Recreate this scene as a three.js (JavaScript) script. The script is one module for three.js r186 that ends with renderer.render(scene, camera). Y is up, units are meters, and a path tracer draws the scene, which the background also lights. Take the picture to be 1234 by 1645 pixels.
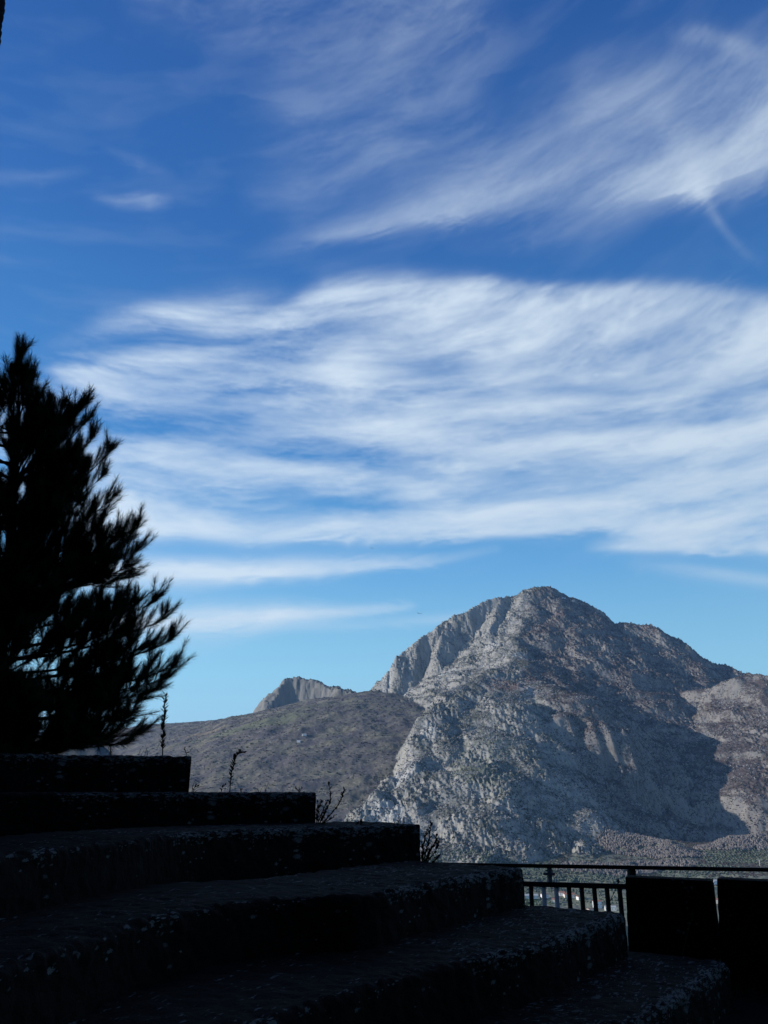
import * as THREE from 'three';
import { mergeGeometries } from 'three/addons/utils/BufferGeometryUtils.js';
import { createNoise2D, createNoise3D } from 'simplex-noise';

// ------------------------------------------------------------------ camera, sky, sun, exposure
const W0 = 1234, H0 = 1645, F = 1235, EYE = 1.9;
const PITCH = Math.atan((1273 - H0 / 2) / F), CP = Math.cos(PITCH), SP = Math.sin(PITCH);
const SUN_AZ = -90, SUN_EL = 19;          // degrees; azimuth from the view direction, right positive
const SUN_I = 5, HAZE = 1.9e-5;
const scene = new THREE.Scene();
const camera = new THREE.PerspectiveCamera(2 * Math.atan(H0 / 2 / F) * 180 / Math.PI, W0 / H0, 0.1, 40000);
camera.position.set(0, EYE, 0);
camera.rotation.set(PITCH, 0, 0);
const renderer = new THREE.WebGLRenderer({ antialias: true });
renderer.setSize(768, 1024);
renderer.toneMapping = THREE.LinearToneMapping;
renderer.toneMappingExposure = 1;
renderer.shadowMap.enabled = true;

const rad = (d) => d * Math.PI / 180, deg = (r) => r * 180 / Math.PI;
const clamp = (x, a = 0, b = 1) => Math.min(b, Math.max(a, x));
const lerp = (a, b, t) => a + (b - a) * t;
const sstep = (a, b, x) => { const t = clamp((x - a) / (b - a)); return t * t * (3 - 2 * t); };
function rng(seed) { let s = seed >>> 0; return () => { s = (s + 0x6d2b79f5) | 0; let t = Math.imul(s ^ (s >>> 15), 1 | s); t = (t + Math.imul(t ^ (t >>> 7), 61 | t)) ^ t; return ((t ^ (t >>> 14)) >>> 0) / 4294967296; }; }
const nA = createNoise2D(rng(11)), nB = createNoise2D(rng(23)), n3 = createNoise3D(rng(37));
const fbm = (x, y, o, n = nA, gain = 0.5) => { let s = 0, a = 0.5; for (let i = 0; i < o; i++) { s += a * n(x, y); x = x * 2.03 + 17.3; y = y * 2.03 - 9.1; a *= gain; } return s; };
const ridged = (x, y, o, n = nB) => { let s = 0, a = 0.5; for (let i = 0; i < o; i++) { s += a * (1 - 2 * Math.abs(n(x, y))); x = x * 2.07 + 5.7; y = y * 2.07 + 31.1; a *= 0.5; } return s; };
function table(pts) { return (x) => { if (x <= pts[0][0]) return pts[0][1]; for (let i = 1; i < pts.length; i++) if (x <= pts[i][0]) return lerp(pts[i - 1][1], pts[i][1], (x - pts[i - 1][0]) / (pts[i][0] - pts[i - 1][0])); return pts[pts.length - 1][1]; }; }
// direction of a sighting taken off the photograph: right, up, forward
function dir(u, v) { const cx = (u - W0 / 2) / F, cy = (H0 / 2 - v) / F; return [cx, cy * CP + SP, CP - cy * SP]; }
const atDepth = (u, v, d) => { const [x, y, f] = dir(u, v); return [x * d / f, EYE + y * d / f, -d]; };
const atHeight = (u, v, h) => { const [x, y, f] = dir(u, v), t = (h - EYE) / y; return [x * t, h, -f * t]; };
const bearing = (u, v) => { const [x, y, f] = dir(u, v); return [deg(Math.atan2(x, f)), deg(Math.atan2(y, Math.hypot(x, f)))]; };

const sunDir = new THREE.Vector3(Math.sin(rad(SUN_AZ)) * Math.cos(rad(SUN_EL)), Math.sin(rad(SUN_EL)), -Math.cos(rad(SUN_AZ)) * Math.cos(rad(SUN_EL)));

// sky: clear winter blue with high cirrus, in azimuth and elevation
function makeSky() {
  const W = 4096, H = 2048, data = new Float32Array(W * H * 4);
  const R = table([[0, 0.46], [3, 0.44], [8, 0.325], [16, 0.148], [25, 0.068], [39, 0.036], [52, 0.024], [90, 0.017]]);
  const G = table([[0, 0.70], [3, 0.75], [8, 0.68], [16, 0.43], [25, 0.255], [39, 0.150], [52, 0.105], [90, 0.080]]);
  const B = table([[0, 0.92], [3, 0.94], [8, 0.92], [16, 0.80], [25, 0.61], [39, 0.455], [52, 0.365], [90, 0.30]]);
  const streaks = [];
  // points taken off the photograph (u, v, width below, width above, strength)
  const streak = (pts, rough = 0.6) => { for (let i = 1; i < pts.length; i++) { const a = pts[i - 1], b = pts[i], k = 0.046; const q = a[1] < 200 && a[0] < 900 ? 0.5 : a[1] < 430 ? 0.76 : 1; streaks.push({ a: bearing(a[0], a[1]), b: bearing(b[0], b[1]), wd: [a[2] * k, b[2] * k], wu: [a[3] * k, b[3] * k], s: [a[4] * q, b[4] * q], rough, id: streak.n }); } streak.n++; };
  streak.n = 0;
  streak([[380, 410, 8, 14, 0.0], [520, 378, 10, 22, 0.2], [660, 345, 20, 35, 0.40], [800, 318, 24, 60, 0.44], [980, 306, 26, 90, 0.46], [1112, 306, 22, 80, 0.56]], 0.5);
  streak([[1112, 305, 14, 60, 0.62], [1160, 275, 30, 60, 0.52], [1240, 225, 40, 80, 0.55], [1400, 170, 60, 90, 0.4]], 0.5);
  streak([[1050, 170, 16, 16, 0.1], [1085, 220, 22, 26, 0.22], [1112, 290, 20, 22, 0.38]], 0.3);
  streak([[1115, 305, 9, 9, 0.24], [1140, 350, 6, 6, 0.18], [1185, 405, 6, 6, 0.07], [1230, 440, 8, 8, 0.0]], 0.3);
  streak([[820, 190, 40, 40, 0.0], [960, 150, 60, 40, 0.2], [1100, 130, 80, 45, 0.24], [1240, 150, 90, 50, 0.26], [1400, 140, 90, 60, 0.2]], 0.8);
  streak([[1060, 55, 10, 12, 0.0], [1130, 58, 14, 12, 0.24], [1200, 80, 14, 10, 0.2], [1240, 100, 10, 10, 0.0]], 0.6);
  streak([[240, -20, 40, 40, 0.12], [420, 20, 40, 50, 0.18], [620, 10, 50, 60, 0.26], [740, 20, 30, 60, 0.2], [820, 0, 30, 50, 0.0]], 0.8);
  streak([[400, 175, 40, 50, 0.0], [500, 170, 60, 90, 0.16], [620, 150, 70, 90, 0.22], [720, 130, 60, 90, 0.17], [800, 130, 40, 60, 0.0]], 0.9);
  streak([[380, 320, 20, 60, 0.0], [480, 300, 40, 60, 0.09], [600, 250, 50, 60, 0.1], [760, 240, 60, 50, 0.12], [900, 230, 50, 50, 0.05]], 0.8);
  streak([[700, 400, 14, 18, 0.0], [860, 375, 20, 18, 0.13], [1000, 350, 20, 20, 0.12], [1060, 330, 20, 20, 0.0]], 0.7);
  streak([[145, 318, 6, 6, 0.0], [190, 325, 10, 8, 0.22], [235, 322, 12, 10, 0.28], [280, 322, 9, 7, 0.04], [360, 325, 6, 6, 0.0]], 0.6);
  streak([[-60, 285, 8, 8, 0.06], [60, 284, 10, 8, 0.1], [150, 264, 9, 8, 0.0]], 0.6);
  streak([[150, 225, 5, 5, 0.0], [215, 255, 8, 7, 0.1], [285, 282, 6, 6, 0.0]], 0.6);
  // the veil and its bright bands
  streak([[60, 552, 12, 8, 0.0], [190, 520, 18, 16, 0.28], [300, 500, 24, 24, 0.42], [380, 480, 20, 24, 0.34], [430, 470, 16, 20, 0.1]], 0.6);
  streak([[340, 530, 10, 10, 0.1], [430, 510, 16, 18, 0.4], [530, 478, 22, 24, 0.5], [640, 455, 30, 18, 0.45], [760, 455, 40, 16, 0.3], [900, 470, 40, 12, 0.35], [1080, 475, 50, 14, 0.42], [1240, 490, 60, 16, 0.5]], 0.6);
  streak([[70, 600, 12, 10, 0.0], [190, 582, 16, 12, 0.3], [300, 572, 14, 10, 0.36], [420, 556, 9, 8, 0.05]], 0.5);
  streak([[360, 620, 40, 26, 0.0], [470, 622, 40, 36, 0.42], [570, 618, 40, 38, 0.78], [640, 622, 32, 28, 0.6], [760, 648, 20, 18, 0.22], [860, 660, 16, 14, 0.0]], 0.45);
  streak([[360, 680, 16, 14, 0.0], [560, 690, 22, 16, 0.22], [760, 740, 26, 24, 0.4], [900, 712, 26, 22, 0.3], [1100, 700, 24, 20, 0.4], [1240, 680, 30, 30, 0.45]], 0.6);
  streak([[190, 800, 30, 26, 0.5], [330, 780, 24, 24, 0.46], [480, 760, 16, 18, 0.35], [660, 765, 14, 14, 0.1]], 0.6);
  streak([[150, 860, 20, 22, 0.7], [300, 848, 20, 20, 0.5], [520, 862, 12, 26, 0.5], [760, 862, 9, 40, 0.5], [900, 850, 10, 50, 0.55], [1000, 820, 22, 40, 0.6], [1120, 790, 50, 40, 0.5], [1240, 790, 60, 60, 0.5]], 0.45);
  streak([[1040, 850, 30, 30, 0.2], [1140, 845, 30, 30, 0.45], [1240, 850, 30, 30, 0.4]], 0.6);
  streak([[150, 915, 26, 24, 0.8], [300, 915, 22, 20, 0.82], [440, 918, 14, 22, 0.78], [600, 908, 8, 16, 0.62], [720, 898, 6, 8, 0.2], [800, 885, 6, 8, 0.1]], 0.35);
  streak([[930, 884, 6, 12, 0.0], [1000, 880, 8, 18, 0.5], [1080, 882, 8, 18, 0.42], [1160, 888, 6, 8, 0.4], [1240, 880, 6, 8, 0.5]], 0.5);
  streak([[1000, 905, 8, 8, 0.0], [1100, 912, 12, 8, 0.22], [1240, 930, 9, 9, 0.25]], 0.6);
  streak([[210, 1000, 30, 24, 0.85], [330, 996, 30, 26, 0.85], [440, 990, 22, 20, 0.8], [560, 985, 10, 12, 0.5], [660, 972, 6, 8, 0.15]], 0.5);
  streak([[380, 1016, 8, 8, 0.15], [560, 1008, 8, 10, 0.26], [760, 986, 6, 8, 0.18], [900, 970, 6, 6, 0.0]], 0.5);
  const holes = [];
  const hole = (u, v, wu, wv, s) => { const [a, e] = bearing(u, v); holes.push([a, e, wu * 0.047, wv * 0.046, s]); };
  hole(700, 590, 95, 12, 0.55); hole(930, 625, 150, 18, 0.5); hole(510, 806, 70, 8, 0.7); hole(590, 772, 40, 9, 0.5); hole(250, 545, 150, 9, 0.5);
  hole(430, 655, 160, 12, 0.3); hole(800, 765, 60, 12, 0.4); hole(860, 800, 110, 9, 0.5); hole(1010, 715, 60, 8, 0.3); hole(520, 540, 120, 14, 0.3); hole(1160, 830, 50, 10, 0.2); hole(330, 700, 90, 8, 0.3);
  const at = (pts) => table(pts.map(([u, v]) => bearing(u, v)));
  const veilTop = at([[-300, 600], [0, 590], [100, 560], [250, 512], [420, 482], [560, 462], [660, 445], [780, 446], [900, 462], [1050, 462], [1234, 470], [1500, 480]]);
  const veilLow = at([[-300, 860], [0, 868], [250, 860], [520, 868], [760, 868], [940, 850], [1050, 880], [1234, 892], [1500, 890]]);
  for (let j = 0; j < H; j++) {
    const el = ((j + 0.5) / H - 0.5) * 180, e = Math.max(el, 0), rr = R(e), gg = G(e), bb = B(e), ce = Math.cos(rad(el)), se = Math.sin(rad(el));
    for (let i = 0; i < W; i++) {
      const o = (j * W + i) * 4; data[o + 3] = 1;
      if (el < 0) { data[o] = 0.07; data[o + 1] = 0.085; data[o + 2] = 0.1; continue; }   // (mean ground, below the horizon)
      const phi = ((i + 0.5) / W - 0.5) * 2 * Math.PI, dx = Math.cos(phi) * ce, dz = Math.sin(phi) * ce;
      const az = deg(Math.atan2(dx, -dz));
      const cs = dx * sunDir.x + se * sunDir.y + dz * sunDir.z;
      // darker across from the sun, a white aureole round it
      const tone = 0.93 + 0.17 * cs + 0.10 * cs * cs, glow = 0.35 * Math.pow(Math.max(cs, 0), 12);
      let r = rr * tone + glow, g = gg * tone + glow, b = bb * tone + glow * 0.95;
      // cirrus fields: long fibres that lie nearly level and bend
      const wx = fbm(az / 26, el / 14, 2) * 1.0, wy = fbm(az / 24 + 9, el / 11 + 4, 2, nB) * 0.9;
      const tilt = az * lerp(0.03, 0.2, sstep(27, 40, el)), y = el + wy * 0.8, x = az + wx * 3;
      const str = fbm(x / 36 + 3, (y - tilt) / 5.5, 8, nB, 0.57), fine = (0.5 - Math.abs(nA(x / 5 + 70, (y - tilt) / 0.7 + 2 * str))) * clamp(0.5 + 1.5 * nB(az / 8 + 60, el / 3)), mid = fbm(x / 15 - 5, (y - tilt) / 3.4 + 7, 5, nA, 0.52), fibre = 0.45 - Math.abs(nB(x / 2.4 + 20, (y - tilt) / 0.34 + 1.5 * str)), big = fbm(az / 38 + 2, el / 15 + 3, 3, nB);
      const soft = str * 0.6;
      let alpha = 0;
      if (Math.abs(az) < 55) {
        const y0 = el + wy * 0.55 + fine * 0.35, x0 = az + wx * 1.1;
        const top = veilTop(az), low = veilLow(az), edge = mid * 1.2 + fine * 0.5;
        const veil = sstep(low - 0.25, low + lerp(1.6, 0.8, sstep(-12, 6, az)), y0 + edge * 0.3) * (1 - sstep(top - 2.2, top + 0.6, y0 - edge * 0.8 - str * 1.4));
        const lean = sstep(-24, 8, az) * 0.16;
        alpha = veil * clamp(0.27 + lean + str * 0.58 + mid * 0.26 + fine * 0.14 + fibre * 0.07);
        let hid = 0;
        for (const q of holes) { const p = (x0 - q[0]) / q[2], s = (y0 - q[1]) / q[3]; hid = Math.max(hid, q[4] * Math.exp(-p * p - s * s)); }
        alpha *= 1 - hid * 0.9;
        const got = new Map();
        for (const s of streaks) {
          const lx = s.b[0] - s.a[0], ly = s.b[1] - s.a[1], t = clamp(((x0 - s.a[0]) * lx + (y0 - s.a[1]) * ly) / (lx * lx + ly * ly));
          const ex = x0 - s.a[0] - lx * t, ey = y0 - s.a[1] - ly * t, w = ey > 0 ? lerp(s.wu[0], s.wu[1], t) : lerp(s.wd[0], s.wd[1], t);
          const q = (ex * ex * 0.6 + ey * ey) / (w * w);
          if (q > 6) continue;
          const val = lerp(s.s[0], s.s[1], t) * Math.exp(-q) * clamp(1 + s.rough * (str * 1.4 + fine * 0.5 + fibre * 0.3 + mid * 0.5), 0, 1.7);
          got.set(s.id, Math.max(got.get(s.id) ?? 0, val));
        }
        for (const val of got.values()) alpha = alpha + val * (1 - alpha);
        alpha += clamp(mid * 0.5 + soft * 0.5 + 0.05, 0, 1) * 0.10 * sstep(8, 20, el);
      }
      const other = clamp((big * 1.6 + mid * 0.8 + fine * 0.4) * 0.8 + 0.0, 0, 0.6) * sstep(2, 12, el) * (0.6 + 0.4 * (1 - sstep(45, 80, el)));
      alpha = lerp(alpha, other, sstep(40, 55, Math.abs(az)) * (1 - sstep(62, 75, el)) + sstep(62, 75, el));
      alpha = clamp(alpha, 0, 0.93);
      const lit = 0.92 + 0.14 * cs;
      data[o] = lerp(r, 0.72 * lit, alpha); data[o + 1] = lerp(g, 0.85 * lit, alpha); data[o + 2] = lerp(b, 0.98 * lit, alpha);
    }
  }
  const t = new THREE.DataTexture(data, W, H, THREE.RGBAFormat, THREE.FloatType);
  t.mapping = THREE.EquirectangularReflectionMapping; t.magFilter = THREE.LinearFilter; t.needsUpdate = true;
  return t;
}
scene.background = scene.environment = makeSky();

const sun = new THREE.DirectionalLight(new THREE.Color().setRGB(1, 0.97, 0.93), SUN_I);
sun.position.copy(sunDir).multiplyScalar(200); sun.target.position.set(0, 0, -8);
sun.castShadow = true; sun.shadow.mapSize.set(4096, 4096);
Object.assign(sun.shadow.camera, { left: -40, right: 40, top: 40, bottom: -40, near: 1, far: 600 });
scene.add(sun, sun.target);
if (HAZE) scene.fog = new THREE.FogExp2(new THREE.Color().setRGB(0.27, 0.56, 1.0), HAZE);

// ------------------------------------------------------------------ helpers for things
const used = new Map();
function numbered(name) { const n = used.get(name) ?? 0; used.set(name, n + 1); return n ? name + '_' + String(n).padStart(3, '0') : name; }
function tag(o, label, category, group, kind) { if (label) o.userData.label = label; if (category) o.userData.category = category; if (group) o.userData.group = group; if (kind) o.userData.kind = kind; return o; }
function mesh(name, geometry, material, parent = scene) { const m = new THREE.Mesh(geometry, material); m.name = parent === scene ? numbered(name) : name; m.castShadow = m.receiveShadow = true; parent.add(m); return m; }
function thing(name, label, category, p = [0, 0, 0], group) { const o = new THREE.Group(); o.name = numbered(name); o.position.set(...p); scene.add(o); return tag(o, label, category, group); }
const std = (color, roughness = 0.9, extra = {}) => new THREE.MeshStandardMaterial({ color: new THREE.Color().setRGB(...color), roughness, ...extra });
function geo(pos, idx, { uv, col, smooth = true } = {}) {
  const g = new THREE.BufferGeometry();
  g.setAttribute('position', new THREE.BufferAttribute(pos instanceof Float32Array ? pos : new Float32Array(pos), 3));
  if (uv) g.setAttribute('uv', new THREE.BufferAttribute(new Float32Array(uv), 2));
  if (col) g.setAttribute('color', new THREE.BufferAttribute(col instanceof Float32Array ? col : new Float32Array(col), 3));
  if (idx) g.setIndex(new THREE.BufferAttribute(idx instanceof Uint32Array ? idx : new Uint32Array(idx), 1));
  if (smooth) g.computeVertexNormals();
  return g;
}
// tube along points, radius falling from r0 to r1
function limb(pts, r0, r1, sides = 6) {
  const pos = [], idx = [], n = pts.length, up = new THREE.Vector3(), t = new THREE.Vector3(), a = new THREE.Vector3(), b = new THREE.Vector3();
  for (let i = 0; i < n; i++) {
    const p = pts[i], q = pts[Math.min(i + 1, n - 1)], o = pts[Math.max(i - 1, 0)];
    t.set(q[0] - o[0], q[1] - o[1], q[2] - o[2]).normalize();
    up.set(Math.abs(t.y) > 0.9 ? 1 : 0, Math.abs(t.y) > 0.9 ? 0 : 1, 0); a.crossVectors(t, up).normalize(); b.crossVectors(t, a);
    const r = lerp(r0, r1, i / (n - 1));
    for (let k = 0; k < sides; k++) { const c = Math.cos(k / sides * 6.2832) * r, s = Math.sin(k / sides * 6.2832) * r; pos.push(p[0] + a.x * c + b.x * s, p[1] + a.y * c + b.y * s, p[2] + a.z * c + b.z * s); }
  }
  for (let i = 0; i < n - 1; i++) for (let k = 0; k < sides; k++) { const p = i * sides + k, q = i * sides + (k + 1) % sides; idx.push(p, p + sides, q, q, p + sides, q + sides); }
  return geo(pos, idx);
}

// ------------------------------------------------------------------ mountain, far slope, bluff, valley
const CLASS = ['mountain', 'hillside', 'rocky_bluff', 'valley_ground'];
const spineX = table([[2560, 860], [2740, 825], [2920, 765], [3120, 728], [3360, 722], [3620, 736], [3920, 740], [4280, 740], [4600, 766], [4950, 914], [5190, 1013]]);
const ridges = [];
function ridge(cls, pts, left, right, o = {}) {
  const p = pts.map(([u, v, d]) => { const a = atDepth(u, v, d); return [a[0], a[1], -a[2]]; });   // x, height, forward
  const L = [0]; for (let i = 1; i < p.length; i++) L.push(L[i - 1] + Math.hypot(p[i][0] - p[i - 1][0], p[i][2] - p[i - 1][2]));
  ridges.push({ cls, p, L, left: table(left), right: table(right), reach: o.reach ?? 3000, w: o.w ?? 8, gully: o.gully ?? 0, wave: o.wave ?? 120, off: ridges.length * 41.7, end: left[left.length - 1], rend: right[right.length - 1], ext: o.ext ?? 0.95, turn: o.toward ? -1 : 1, limit: o.limit, front: o.front });
}
// skyline of the mountain, from the saddle at its left over the summit to the right
ridge(0, [[598, 1113, 4800], [615, 1100, 4850], [622, 1078, 4880], [640, 1053, 4920], [665, 1030, 4970], [700, 1005, 5030], [740, 988, 5080], [770, 968, 5110], [800, 958, 5140], [832, 957, 5180]],
  [[0, 0], [1000, 1100]], [[0, 0], [150, 260], [320, 480], [1000, 1200]], { gully: 95, wave: 58, w: 12 });
ridge(0, [[832, 957, 5180], [850, 944, 5200], [880, 944, 5210], [905, 952, 5200], [935, 968, 5170], [960, 988, 5140], [978, 1001, 5090], [1002, 1000, 5030], [1040, 1004, 4990], [1070, 1018, 4960], [1100, 1042, 4920], [1128, 1060, 4880], [1160, 1068, 4800], [1190, 1080, 4700], [1234, 1092, 4600], [1330, 1110, 4500], [1460, 1140, 4300]],
  [[0, 0], [1000, 900]], [[0, 0], [300, 250], [700, 560], [1200, 930], [2000, 1500]], { gully: 50, wave: 170, w: 22 });
// central spur from the summit down to the foot
ridge(0, [[858, 948, 5190], [845, 985, 4950], [828, 1028, 4600], [830, 1058, 4280]],
  [[0, 0], [60, 36], [200, 150], [600, 480]], [[0, 0], [40, 22], [120, 130], [300, 270], [900, 800]], { toward: 1, gully: 22, wave: 110, w: 20 });
ridge(0, [[830, 1058, 4280], [850, 1100, 3920], [868, 1142, 3620], [880, 1180, 3410]],
  [[0, 0], [60, 30], [200, 150], [600, 480]], [[0, 0], [120, 16], [340, 96], [480, 240], [900, 640]], { toward: 1, gully: 12, wave: 90, w: 40, front: 3430 });
ridge(0, [[874, 1166, 3480], [882, 1188, 3360], [905, 1240, 3120], [940, 1290, 2920], [988, 1336, 2740], [1030, 1372, 2560]],
  [[0, 0], [60, 36], [200, 150], [600, 480]], [[0, 0], [50, 22], [140, 150], [400, 430], [900, 880]], { toward: 1, gully: 22, wave: 110, w: 26 });
// side of the spur under the summit: a rib of cliffs
ridge(0, [[800, 960, 5130], [790, 1000, 4900], [775, 1045, 4760], [765, 1075, 4640]], [[0, 0], [200, 260], [500, 480]], [[0, 0], [200, 190], [500, 450]], { toward: 1, gully: 26, wave: 70, w: 10 });
ridge(0, [[720, 1000, 5030], [705, 1050, 4850], [690, 1100, 4700]], [[0, 0], [150, 230], [400, 460]], [[0, 0], [150, 160], [400, 440]], { toward: 1, gully: 22, wave: 60, w: 8 });
// left rim of the front dome
ridge(0, [[830, 1058, 4280], [790, 1076, 4060], [748, 1096, 3860], [714, 1113, 3680], [693, 1145, 3480], [683, 1178, 3330], [668, 1208, 3180], [642, 1240, 3040], [604, 1275, 2880], [580, 1302, 2780], [560, 1340, 2660]],
  [[0, 0], [25, 18], [110, 200], [240, 420], [500, 720]], [[0, 0], [80, 34], [300, 170], [800, 600]], { toward: 1, gully: 26, wave: 55, w: 20 });
// swelling front of the dome
ridge(0, [[815, 1075, 4060], [795, 1120, 3660], [778, 1170, 3330], [765, 1225, 3040], [752, 1285, 2790], [742, 1340, 2600], [735, 1400, 2430]],
  [[0, 0], [120, 50], [300, 200], [700, 560]], [[0, 0], [150, 50], [340, 190], [800, 600]], { toward: 1, gully: 14, wave: 80, w: 60 });
ridge(0, [[868, 1150, 3560], [850, 1220, 3160], [845, 1290, 2830], [850, 1350, 2600], [860, 1400, 2430]],
  [[0, 0], [150, 70], [500, 330]], [[0, 0], [80, 50], [300, 260], [600, 540]], { toward: 1, gully: 12, wave: 80, w: 50 });
ridge(0, [[700, 1130, 3560], [690, 1170, 3320], [675, 1225, 3040], [658, 1285, 2790], [640, 1335, 2620], [625, 1395, 2440]],
  [[0, 0], [30, 16], [140, 190], [400, 520]], [[0, 0], [120, 50], [340, 190], [800, 600]], { toward: 1, gully: 18, wave: 60, w: 30 });
ridge(0, [[905, 1240, 3120], [925, 1300, 2840], [940, 1350, 2640], [955, 1400, 2440]],
  [[0, 0], [150, 60], [500, 300]], [[0, 0], [80, 50], [300, 240], [600, 540]], { toward: 1, gully: 12, wave: 80, w: 40 });
ridge(0, [[876, 1176, 3430], [919, 1182, 3500], [957, 1184, 3590], [1005, 1168, 3760], [1050, 1152, 3980], [1085, 1130, 4220]],
  [[0, 0], [250, 10], [400, 60], [600, 420]], [[0, 0], [50, 24], [160, 130], [400, 350]], { gully: 7, wave: 45, w: 30, ext: 1.5, reach: 1200 });
// rock wall that steps down inside the shaded bowl
ridge(0, [[925, 1140, 4180], [965, 1188, 3860], [1010, 1232, 3580], [1065, 1282, 3300], [1110, 1330, 3060], [1140, 1370, 2860]],
  [[0, 0], [200, 130], [500, 330]], [[0, 0], [60, 70], [240, 290], [600, 600]], { toward: 1, gully: 16, wave: 60, w: 14 });
// right flank: rocky shelf and its knob
ridge(0, [[1010, 1085, 4560], [1060, 1105, 4400], [1105, 1110, 4250], [1150, 1104, 4120], [1185, 1088, 4060], [1215, 1082, 4020], [1260, 1090, 3960], [1340, 1130, 3820]],
  [[0, 0], [300, 200]], [[0, 0], [90, 95], [300, 230], [900, 560]], { gully: 22, wave: 80, w: 14 });
ridge(0, [[1215, 1084, 4020], [1228, 1150, 3750], [1250, 1232, 3500], [1290, 1315, 3250], [1340, 1370, 3000]],
  [[0, 0], [200, 110], [600, 380]], [[0, 0], [200, 120], [600, 400]], { toward: 1, gully: 16, wave: 90, w: 30 });
// foothills
ridge(3, [[985, 1338, 2740], [1060, 1352, 2640], [1105, 1368, 2560], [1135, 1385, 2480]], [[0, 0], [400, 150]], [[0, 0], [300, 110], [700, 200]], { ext: 0.3, w: 30, gully: 8, wave: 90 });
ridge(3, [[1146, 1362, 2640], [1190, 1345, 2700], [1234, 1334, 2740], [1350, 1322, 2800], [1600, 1310, 2900]], [[0, 0], [400, 150]], [[0, 0], [300, 105], [700, 200]], { ext: 0.3, w: 30, gully: 8, wave: 90 });
// far slope that falls from the left skyline to the valley
ridge(1, [[640, 1118, 4760], [600, 1110, 4900], [575, 1116, 5150], [520, 1122, 5400], [430, 1143, 5800], [360, 1156, 6100], [300, 1161, 6350], [240, 1164, 6550], [180, 1176, 6800], [100, 1190, 7000], [-100, 1200, 7300], [-500, 1215, 7500]],
  [[0, 0], [700, 190], [1700, 590], [3000, 950]], [[0, 0], [1500, 400]], { ext: 0.3, w: 60, gully: 18, wave: 260, reach: 9000, limit: 0.085 });
// wooded shoulder of the saddle
// the bluff on the far skyline
ridge(2, [[443, 1141, 5640], [450, 1112, 5660], [456, 1098, 5690], [464, 1090, 5720], [482, 1088, 5740], [505, 1094, 5690], [535, 1102, 5600], [575, 1113, 5420]],
  [[0, 0], [22, 10], [90, 175], [220, 330]], [[0, 0], [100, 60], [260, 300]], { toward: 1, w: 8, gully: 36, wave: 37 });
// hill behind the pine, its shade painted on by a dark colour patch
ridge(1, [[-260, 1172, 3000], [80, 1176, 3000], [130, 1182, 2950], [170, 1206, 2900]], [[0, 0], [300, 330]], [[0, 0], [300, 330]], { w: 20, gully: 10, wave: 90 });

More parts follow.
